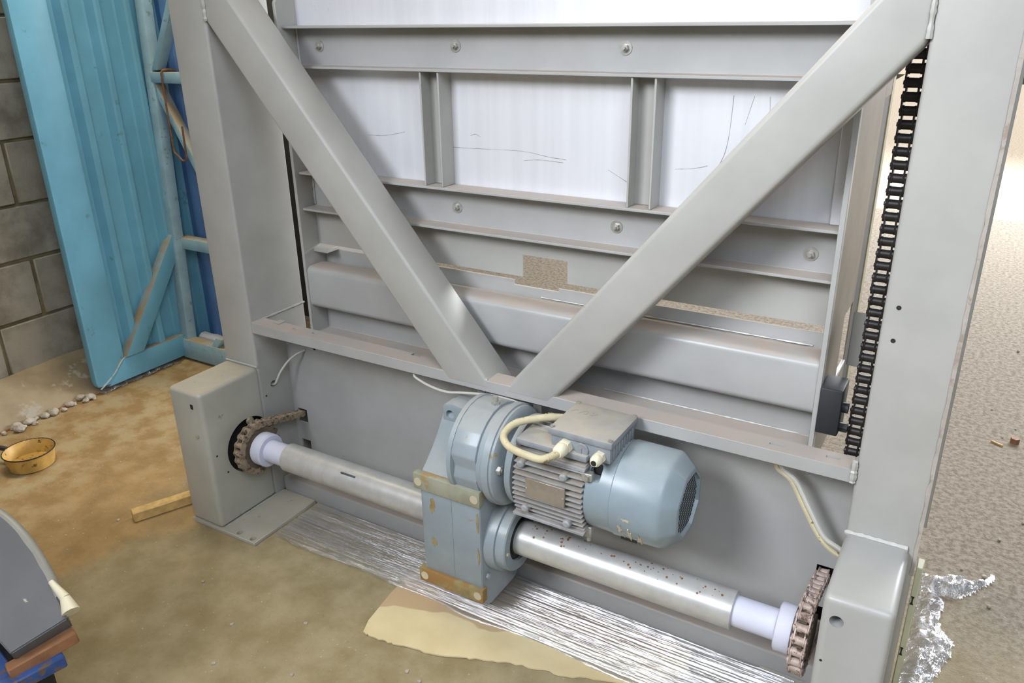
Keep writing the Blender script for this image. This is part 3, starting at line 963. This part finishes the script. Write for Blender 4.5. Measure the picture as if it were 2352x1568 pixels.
for x, z in ((1.065, 0.055), (1.175, 0.052), (1.075, -0.062), (1.185, -0.068)):
    part('bolt_boss', MB().lathe([(SY - 0.118, 0.006), (SY - 0.115, 0.0095), (SY - 0.09, 0.0105)], (x, MZ + z), 'Y', 16), 'fin_paint', mbody)
for z, dz in ((0.078, 0.011), (-0.092, 0.009)):
    part('ledge_fin', MB().box(1.036, 1.224, SY - 0.104, SY - 0.05, MZ + z - dz / 2, MZ + z + dz / 2, 0.002, 1), 'fin_paint', mbody)
part('top_housing', MB().box(1.044, 1.226, SY - 0.100, SY - 0.02, MZ + 0.096, MZ + 0.112, 0.004, 2), 'box_paint', mbody)
np_ = part('name_plate', MB().box(1.081, 1.183, SY - 0.1215, SY - 0.116, MZ - 0.022, MZ + 0.028, 0.001, 1), 'plate', gm, 'blank grey brown name plate')
for x, z in ((1.085, MZ + 0.003), (1.179, MZ + 0.003)):
    part('rivet', MB().cyl((x, SY - 0.121, z), (x, SY - 0.1227, z), 0.0018, 8), 'steel', np_)
# fan cover


def octa(t, d):
    k = min(max((d - 1.385) / 0.045, 0), 1)
    a = (t + math.pi / 8) % (math.pi / 4) - math.pi / 8
    return (1 - k) + k * (math.cos(math.pi / 8) ** 0.6 / math.cos(a) ** 0.9)


fc = part('fan_cover', MB().lathe([(1.222, 0.100), (1.2225, 0.108), (1.226, 0.1095), (1.284, 0.1095), (1.287, 0.1125), (1.390, 0.1125), (1.399, 0.110), (1.404, 0.106), (1.430, 0.084), (1.433, 0.079), (1.433, 0.073), (1.425, 0.071)], (SY, MZ), 'X', 96, octa), 'motor_paint', gm)
cut(fc, MB().box(1.228, 1.256, SY - 0.14, SY - 0.055, MZ + 0.052, MZ + 0.085, 0.006, 2))
cut(fc, MB().box(1.306, 1.344, SY - 0.080, SY - 0.052, MZ - 0.115, MZ - 0.080, 0.006, 2))
part('vent_slot_shade', MB().box(1.228, 1.256, SY - 0.064, SY - 0.0545, MZ + 0.052, MZ + 0.085), 'dark', fc, 'dark filler for the shaded inside of the corner opening')  # dark boxes paint the shade inside both cover openings
part('vent_slot_shade', MB().box(1.306, 1.344, SY - 0.080, SY - 0.052, MZ - 0.086, MZ - 0.0795), 'dark', fc, 'dark filler for the shaded inside of the lower slot')
part('vent_grille', MB().lathe([(1.4235, 0.073), (1.4255, 0.072)], (SY, MZ), 'X', 40), 'motor_paint', fc)
hm = MB()
k = 0
for i in range(-7, 8):
    for j in range(-8, 9):
        y = (i + 0.5 * (j % 2)) * 0.0098
        z = j * 0.0085
        if y * y + z * z < 0.066 ** 2:
            hm.cyl((1.4252, SY + y, MZ + z), (1.4262, SY + y, MZ + z), 0.0034, 6)
o = part('vent_holes', hm, 'dark', fc, 'dark holes of the fan grille')
o['kind'] = 'stuff'
part('bracket', MB().box(1.214, 1.240, SY - 0.102, SY - 0.085, MZ + 0.052, MZ + 0.072, 0.002, 1).cyl((1.228, SY - 0.100, MZ + 0.062), (1.228, SY - 0.110, MZ + 0.062), 0.007, 6), 'bolt', fc)
part('bracket', MB().box(1.214, 1.232, SY - 0.080, SY - 0.062, MZ - 0.112, MZ - 0.084, 0.002, 1).cyl((1.223, SY - 0.071, MZ - 0.108), (1.223, SY - 0.071, MZ - 0.126), 0.005, 8), 'bolt', fc)
# scraped dents
for cx, a, w, h in ((1.312, 203, 0.006, 0.018), (1.334, 211, 0.005, 0.026), (1.356, 215, 0.005, 0.024), (1.318, 218, 0.003, 0.010), (1.326, 186, 0.010, 0.004), (1.356, 226, 0.002, 0.010), (1.345, 228, 0.004, 0.006)):
    rr = 0.1126
    m4 = Matrix.Translation((0, SY, MZ)) @ Matrix.Rotation(R(a - 180), 4, 'X')
    pts = []
    for i in range(12):
        t = 2 * math.pi * i / 12
        kk = rs.uniform(0.4, 1.2)
        pts.append((cx + w * kk * math.cos(t), h * kk * math.sin(t)))
    part('scrape', MB().prism(pts, 'Y', -rr - 0.0004, -rr + 0.003, 0, 1, m4), 'plug', fc, 'pale scraped patch')
# terminal box
tb = part('terminal_box', MB().prism([(1.130, -0.156), (1.276, -0.156), (1.276, -0.018), (1.130, -0.018)], 'Z', 0.583, 0.622, 0.003, 2), 'box_paint', gm)
lid = part('box_lid', MB().prism([(1.124, -0.163), (1.282, -0.163), (1.282, -0.012), (1.124, -0.012)], 'Z', 0.6225, 0.640, 0.005, 2), 'box_paint', tb)
for x, y in ((1.132, -0.155), (1.274, -0.155), (1.274, -0.02), (1.132, -0.02)):
    part('screw', hexbolt((x, y, 0.639), (0, 0, 1), 0.0055, 0.004), 'bolt', lid, 'lid screw')
for pts in ([(1.136, -0.066), (1.142, -0.056), (1.148, -0.054)], [(1.155, -0.068), (1.163, -0.056), (1.170, -0.050)], [(1.172, -0.050), (1.174, -0.061), (1.171, -0.066), (1.167, -0.065)], [(1.186, -0.056), (1.188, -0.050)], [(1.184, -0.065), (1.190, -0.063), (1.198, -0.052)]):
    part('pencil_mark', MB().tube([(x, y, 0.6401) for x, y in pts], 0.0006, 4, 4), 'scratch', lid, 'faint pencil mark')
for i in range(8):
    y = -0.142 + 0.015 * i
    part('box_rib', MB().box(1.275, 1.279, y - 0.0025, y + 0.0025, 0.59, 0.618, 0.001, 1), 'box_paint', tb)


def gland(x, z, r, l, y0=-0.156):
    mb = MB()
    mb.cyl((x, y0, z), (x, y0 - l * 0.35, z), r * 1.08, 6)
    mb.lathe([(y0 - l * 0.35, r * 0.9), (y0 - l * 0.42, r), (y0 - l * 0.8, r * 0.92), (y0 - l, r * 0.62), (y0 - l, r * 0.45)], (x, z), 'Y', 20)
    return mb


part('cable_gland', gland(1.168, 0.603, 0.0165, 0.045), 'gland', tb, 'large cream cable gland')
part('cable_gland', gland(1.252, 0.598, 0.0135, 0.034), 'gland', tb, 'small cream cable gland')
part('gland_opening', MB().cyl((1.252, -0.1895, 0.598), (1.252, -0.191, 0.598), 0.0065, 14), 'dark', tb, 'dark opening of the small gland')
part('blanking_plug', MB().lathe([(-0.156, 0.0165), (-0.1595, 0.0165), (-0.161, 0.015)], (1.208, 0.603), 'Y', 28).box(1.2065, 1.2095, -0.1625, -0.1605, 0.596, 0.610), 'box_paint', tb)

# ================================================================== CABLES
tag(part('power_cable', MB().tube([(1.168, -0.198, 0.603), (1.15, -0.232, 0.601), (1.115, -0.236, 0.602), (1.07, -0.225, 0.600), (1.04, -0.208, 0.602), (1.024, -0.185, 0.608), (1.03, -0.15, 0.618), (1.06, -0.115, 0.622), (1.095, -0.085, 0.622), (1.125, -0.05, 0.612)], 0.0088, 12, 6), 'cable_cream', None),
    'stiff cream cable looping from the motor terminal box gland', 'cable')
tag(part('control_cable', MB().tube([(0.62, 0.05, 0.592), (0.615, 0.012, 0.587), (0.64, 0.01, 0.573), (0.687, 0.010, 0.562), (0.73, 0.008, 0.562), (0.772, 0.008, 0.570), (0.868, 0.006, 0.586), (0.947, 0.004, 0.586), (0.985, 0.0, 0.575), (1.02, -0.01, 0.55), (1.06, -0.03, 0.56)], 0.0036, 8, 6), 'cable_grey', None),
    'thin pale grey cable drooping from under the crossbar to the motor', 'cable')
tag(part('sensor_cable', MB().tube([(-0.015, 0.056, 0.396), (0.006, 0.058, 0.402), (0.022, 0.070, 0.440), (0.042, 0.090, 0.475), (0.066, 0.105, 0.498), (0.083, 0.129, 0.508)], 0.0036, 8, 6), 'cable_grey', None),
    'short thin pale cable coming out of the round hole in the left post', 'cable')
tc = thing('twin_cable', (1.66, 0.06, 0.45), 'pair of pale cables hanging from the crossbar to the right foot', 'cable')
for dx in (0.0, 0.012):
    part('strand', MB().tube([(1.574 + dx * 0.5, 0.06, 0.60), (1.585 + dx, 0.06, 0.556), (1.618 + dx, 0.06, 0.531), (1.654 + dx, 0.06, 0.470), (1.690 + dx, 0.06, 0.412), (1.722 + dx, 0.06, 0.382 + dx), (1.765, 0.06, 0.365 + dx)], 0.0056, 8, 6), 'cable_grey' if dx else 'cable_cream', tc)

# ================================================================== THINGS ON THE FLOOR
# cardboard
rc = random.Random(3)
front = [(0.679, -0.351), (0.70, -0.352), (0.74, -0.349), (0.774, -0.343), (0.83, -0.334), (0.888, -0.321), (0.94, -0.304), (0.983, -0.284), (1.04, -0.262), (1.098, -0.243), (1.15, -0.232), (1.208, -0.221), (1.27, -0.196), (1.336, -0.174), (1.40, -0.135), (1.451, -0.097)]
edge = []
for i in range(len(front) - 1):
    a, b = Vector(front[i]), Vector(front[i + 1])
    for k in range(4):
        p = a.lerp(b, k / 4)
        edge.append((p.x + rc.uniform(-.002, .002), p.y + rc.uniform(-.0035, .0035)))
edge += [(1.46, -0.06), (1.44, 0.02), (0.66, 0.025), (0.655, -0.05), (0.640, -0.10), (0.646, -0.2), (0.655, -0.26), (0.662, -0.31)]
tag(part('cardboard_sheet', MB().prism(edge, 'Z', 0.002, 0.006), 'card', None), 'torn sheet of damp stained cardboard lying under the gearmotor', 'cardboard')


def film_strip(name, x0, x1, y0, y1, z, amp, nx, ny, mat, label, sx, sy):
    vs, fs = [], []
    for i in range(nx + 1):
        for j in range(ny + 1):
            x = x0 + (x1 - x0) * i / nx
            y = y0 + (y1 - y0) * j / ny
            e = min(1, min(j, ny - j) / 6)
            ph = 3.0 * noise.noise((x * 0.45, y * 9, 3)) + 0.7 * noise.noise((x * 1.3, y * 26, 8))
            w = 0.5 + 0.5 * math.sin(y * sy + ph * 2)
            w2 = 0.5 + 0.5 * math.sin(y * sy * 2.63 - ph * 1.7 + 1.1)
            zz = z + amp * e * (w * (0.55 + 0.7 * noise.noise((x * sx, y * 30, 7))) + 0.38 * w2 + 0.25)
            if j < 3:
                y += 0.02 * noise.noise((x * 5, 3, 1)) + 0.006 * noise.noise((x * 40, j, 2))
            vs.append((x + 0.012 * noise.noise((y * 60, i * 0.3, 1)) * (i in (0, nx)), y, max(zz, z)))
    for i in range(nx):
        for j in range(ny):
            a = i * (ny + 1) + j
            fs.append((a, a + 1, a + ny + 2, a + ny + 1))
    return tag(part(name, MB().add(vs, fs), mat, None, angle=60), label, 'film')


film_strip('stretch_film', 0.165, 1.69, -0.165, 0.036, 0.0085, 0.0085, 60, 160, 'film', 'long strip of clear wrinkled plastic film on the floor along the frame', 1.6, 360)
film_strip('film_scrap', -1.30, -1.24, 0.21, 0.60, 0.003, 0.010, 14, 60, 'film_crumpled', 'narrow shiny scrap of plastic film under the blue gate leaf', 40, 120)

# crumpled heap of film right of the frame
poly = [(1.913, 0.632), (1.94, 0.625), (1.965, 0.639), (1.991, 0.66), (2.025, 0.651), (2.067, 0.681), (2.087, 0.719), (2.095, 0.695), (2.048, 0.608), (2.008, 0.555), (1.96, 0.545), (1.979, 0.520), (1.972, 0.45), (1.978, 0.407), (2.012, 0.36), (2.004, 0.30), (1.979, 0.213), (1.971, 0.147), (1.955, 0.05), (1.908, 0.02), (1.908, 0.268), (1.911, 0.454)]


def inside(x, y):
    c = False
    for i in range(len(poly)):
        (xa, ya), (xb, yb) = poly[i], poly[i - 1]
        if (ya > y) != (yb > y) and x < (xb - xa) * (y - ya) / (yb - ya) + xa:
            c = not c
    return c


def edge_d(x, y):
    best = 9
    for i in range(len(poly)):
        a, b = Vector(poly[i]), Vector(poly[i - 1])
        p = Vector((x, y))
        t = max(0, min(1, (p - a).dot(b - a) / (b - a).length_squared))
        best = min(best, (p - a.lerp(b, t)).length)
    return best


step = 0.006
idx, vs, fs = {}, [], []
xs = [1.90 + step * i for i in range(36)]
ys = [0.0 + step * i for i in range(124)]


def hv(i, j):
    if (i, j) not in idx:
        x, y = xs[i], ys[j]
        d = edge_d(x, y) if inside(x, y) else 0
        k = min(1, d / 0.03)
        h = 0.002 + k * (0.018 + 0.030 * abs(noise.noise((x * 28, y * 28, 0))) + 0.014 * noise.noise((x * 75, y * 75, 4)))
        idx[(i, j)] = len(vs)
        vs.append((x + 0.004 * noise.noise((x * 90, y * 90, 9)), y + 0.004 * noise.noise((x * 90, y * 90, 19)), max(h, 0.001)))
    return idx[(i, j)]


for i in range(len(xs) - 1):
    for j in range(len(ys) - 1):
        if inside(xs[i] + step / 2, ys[j] + step / 2):
            fs.append((hv(i, j), hv(i + 1, j), hv(i + 1, j + 1), hv(i, j + 1)))
tag(part('crumpled_film', MB().add(vs, fs), 'film_crumpled', None, angle=60), 'crumpled heap of shiny clear plastic film beside the right foot', 'film')

# wooden offcut
wd = Matrix.Translation((-0.262, -0.225, 0.018)) @ Matrix.Rotation(R(66), 4, 'Z')
tag(part('wood_offcut', MB().box(-0.11, 0.11, -0.019, 0.019, -0.017, 0.016, 0.002, 1, wd), 'wood', None), 'short pine offcut lying against the left foot', 'wood')

# tin bowl with handle
bw = thing('tin_bowl', (-0.945, -0.285, 0), 'small ochre enamel bowl with a black handle on the floor at left', 'bowl')
bx, by = -0.945, -0.285
part('bowl_body', MB().lathe([(0.003, 0.0), (0.001, 0.06), (0.004, 0.075), (0.06, 0.084), (0.062, 0.087), (0.064, 0.085), (0.060, 0.081), (0.012, 0.072), (0.008, 0.0)], (bx, by), 'Z', 40), 'tin', bw)
part('rim', MB().tube([(bx + 0.0855 * math.cos(R(a)), by + 0.0855 * math.sin(R(a)), 0.062) for a in range(0, 361, 10)], 0.0022, 6, 1), 'dark', bw, 'dark chipped rim')
part('handle', MB().tube([(bx - 0.08, by - 0.03, 0.055), (bx - 0.11, by - 0.045, 0.062), (bx - 0.15, by - 0.062, 0.06)], 0.009, 8, 4), 'black', bw)

# rubble along the foot of the wall
rr = random.Random(9)


def stone_mesh(r):
    bm = bmesh.new()
    bmesh.ops.create_icosphere(bm, subdivisions=2, radius=r)
    s = rr.uniform(0, 99)
    for v in bm.verts:
        v.co *= 1 + 0.55 * noise.noise(v.co / r * 0.9 + Vector((s, 0, 0)))
        v.co.z *= 0.62
    mn = min(v.co.z for v in bm.verts)
    for v in bm.verts:
        v.co.z -= mn
    mb = MB()
    mb.add_bm(bm)
    return mb.mesh('stone', 'stone', 15)


stones = [stone_mesh(r) for r in (0.010, 0.013, 0.017, 0.020)]
for k in range(26):
    o = bpy.data.objects.new('stone', rr.choice(stones))
    COL.objects.link(o)
    y = rr.uniform(-0.22, 0.17)
    o.location = (-1.245 - rr.uniform(0.0, 0.055) + 0.02 * (y < -0.1), y, 0.0)
    x = o.location.x
    t = (x + 1.5) / 0.215
    o.location.z = max(0, 0.13 * max(0, 1 - t) ** 0.8 - 0.004)
    o.rotation_euler.z = rr.uniform(0, 6.28)
    tag(o, 'chip of pale rubble lying along the foot of the block wall', 'stone', 'rubble along the foot of the wall')

# debris behind gate leaf 2
tag(part('crumpled_can', MB().lathe([(-1.245, 0.02), (-1.24, 0.032), (-1.19, 0.030), (-1.15, 0.034), (-1.11, 0.028), (-1.10, 0.018)], (0.745, 0.075), 'X', 10), 'sheet', None, angle=20), 'crushed silver can among debris behind the gate rail', 'can')
tag(part('brick_scrap', MB().box(-0.08, 0.08, -0.03, 0.03, 0, 0.05, 0.004, 1, Matrix.Translation((-1.13, 0.735, 0)) @ Matrix.Rotation(R(10), 4, 'Z')), 'brick', None), 'piece of red brick among debris behind the gate rail', 'brick')
# rusty wire hook
tag(part('wire_hook', MB().tube([(-1.13, 0.752, 1.298), (-1.14, 0.725, 1.303), (-1.148, 0.695, 1.296), (-1.149, 0.692, 1.25), (-1.150, 0.690, 1.10), (-1.149, 0.690, 0.985), (-1.142, 0.690, 0.965), (-1.12, 0.69, 0.950), (-1.10, 0.69, 0.936), (-1.075, 0.69, 0.945), (-1.073, 0.69, 0.98), (-1.07, 0.69, 1.08)], 0.0042, 8, 4), 'rust_wire', None),
    'rusty bent wire hook hanging on the blue gate rail', 'hook')

# slate-grey machine at the lower left
mc = thing('machine_guard', (-0.05, -0.95, 0), 'slate grey curved machine guard on a rusty blue frame at lower left', 'machine')
nrm = Vector((0.42, -0.30, 0.86)).normalized()
P0 = Vector((0.30, -0.87, 0.32))
Cm = Vector((1.877934, -1.562341, 1.502383))
top = [(-0.084, -0.893, 0.5), (-0.008, -0.852, 0.477), (0.056, -0.834, 0.452), (0.11, -0.831, 0.427), (0.145, -0.834, 0.41), (0.176, -0.838, 0.392), (0.207, -0.844, 0.376),
       (0.233, -0.85, 0.36), (0.282, -0.864, 0.331), (0.33, -0.878, 0.302), (0.298, -0.989, 0.279), (0.266, -0.989, 0.295), (0.049, -0.983, 0.403), (-0.12, -0.98, 0.485)]
bm = bmesh.new()
hi = [bm.verts.new(Vector(p)) for p in top]
lo_ = [bm.verts.new(Vector(p) - nrm * 0.055) for p in top]
bm.faces.new(hi)
bm.faces.new(lo_[::-1])
for i in range(len(top)):
    j = (i + 1) % len(top)
    bm.faces.new((hi[i], lo_[i], lo_[j], hi[j]))
bmesh.ops.recalc_face_normals(bm, faces=bm.faces)
bmesh.ops.bevel(bm, geom=list(bm.edges), offset=0.003, segments=2, affect='EDGES')
part('guard_cover', MB().add_bm(bm), 'casing', mc)
part('cover_rim', MB().tube([Vector(p) - nrm * 0.012 for p in top[:9]], 0.013, 12, 4), 'casing_rim', mc, 'paler rounded rim of the guard')
part('film_wisp', MB().cyl((0.25, -0.855, 0.352), (0.298, -0.857, 0.328), 0.006, 14, 0.011).cyl((0.298, -0.857, 0.328), (0.326, -0.866, 0.308), 0.011, 14, 0.019), 'gland', mc, 'whitish torn film stuck on the rim')


def bar(p0, p1, w, h):
    p0, p1 = Vector(p0), Vector(p1)
    d = p1 - p0
    q = d.to_track_quat('X', 'Z').to_matrix().to_4x4()
    return MB().box(0, d.length, -w / 2, w / 2, -h, 0, 0.003, 1, Matrix.Translation(p0) @ q)


part('frame_bar', bar((0.283, -1.00, 0.245), (0.322, -0.868, 0.262), 0.03, 0.03), 'rust_bar', mc, 'rusty orange bar under the guard')
part('frame_bar', bar((0.285, -1.06, 0.222), (0.325, -0.905, 0.228), 0.034, 0.03), 'blue_bar', mc, 'flaking blue bar under the guard')
part('frame_bar', bar((-0.10, -0.96, 0.38), (0.285, -1.0, 0.225), 0.03, 0.03), 'blue_bar', mc, 'flaking blue bar under the guard')
for x, y, z in ((0.285, -1.045, 0.21), (-0.09, -0.96, 0.36), (0.0, -1.2, 0.25)):
    part('leg', MB().box(x - 0.017, x + 0.017, y - 0.017, y + 0.017, 0.0, z, 0.002, 1), 'blue_bar', mc)
part('drive_case', MB().box(-0.10, 0.255, -1.2, -0.90, 0.02, 0.235, 0.01, 2), 'black', mc, 'dark case under the guard')

# small things in the yard
tag(part('hex_nut', MB().cyl((2.13, 1.605, 0.0), (2.13, 1.605, 0.02), 0.015, 6), 'rust_wire', None), 'rusty nut lying on the gravel at far right', 'nut')
tag(part('wood_chip', MB().box(-0.022, 0.022, -0.004, 0.004, 0, 0.006, 0.001, 1, Matrix.Translation((2.075, 1.565, 0)) @ Matrix.Rotation(R(-30), 4, 'Z')), 'wood', None), 'thin wood splinter lying on the gravel beside the rusty nut', 'splinter')
rp = random.Random(21)
peb = [stone_mesh(r) for r in (0.004, 0.0055, 0.007)]
for k in range(14):
    o = bpy.data.objects.new('pebble', rp.choice(peb))
    COL.objects.link(o)
    y = rp.uniform(0.5, 3.2)
    o.location = (rp.uniform(1.98, 2.05 + 0.12 * y), y, 0)
    o.rotation_euler.z = rp.uniform(0, 6.28)
    tag(o, 'small pale pebble lying on the gravel yard right of the frame', 'pebble', 'pebbles on the gravel yard')
rp = random.Random(4)
for x, y in ((0.905, -0.41), (0.86, -0.40), (0.42, -0.62), (0.52, -0.40), (0.62, -0.55), (0.14, -0.42), (-0.35, -0.35), (0.35, -0.50)):
    q = [(x + 0.006 * rp.uniform(0.6, 1.2) * math.cos(a), y + 0.006 * rp.uniform(0.5, 1.2) * math.sin(a)) for a in (0, 1.2, 2.3, 3.4, 4.5, 5.5)]
    tag(part('plaster_crumb', MB().prism(q, 'Z', 0.0, 0.003), 'stone', None), 'tiny pale crumb of plaster lying on the workshop floor', 'crumb', 'crumbs on the workshop floor')

# far side of the yard
va = thing('parked_van', (-1.2, 19.5, 0), 'white van with a blue stripe parked far across the bright yard', 'van')
part('van_body', MB().box(-3.6, -0.18, 18.6, 20.4, 0.35, 2.3, 0.12, 3), 'white_far', va)
part('stripe', MB().box(-0.62, -0.17, 18.58, 20.42, 0.5, 2.2, 0.02, 1), 'blue_far', va, 'blue rear panel')
for x in (-2.9, -0.9):
    part('wheel', MB().cyl((x, 18.6, 0.34), (x, 18.85, 0.34), 0.34, 20), 'dark_far', va)
    part('wheel', MB().cyl((x, 20.15, 0.34), (x, 20.4, 0.34), 0.34, 20), 'dark_far', va)
ct = thing('yard_container', (5.0, 20.5, 0), 'dark container on a yellow base far across the yard', 'container')
part('container_body', MB().box(2.0, 8.0, 19.4, 21.6, 0.35, 2.6, 0.05, 2), 'dark_far', ct)
part('container_base', MB().box(1.95, 8.05, 19.35, 21.65, 0.0, 0.35, 0.02, 1), 'yellow_far', ct, 'yellow base beam')
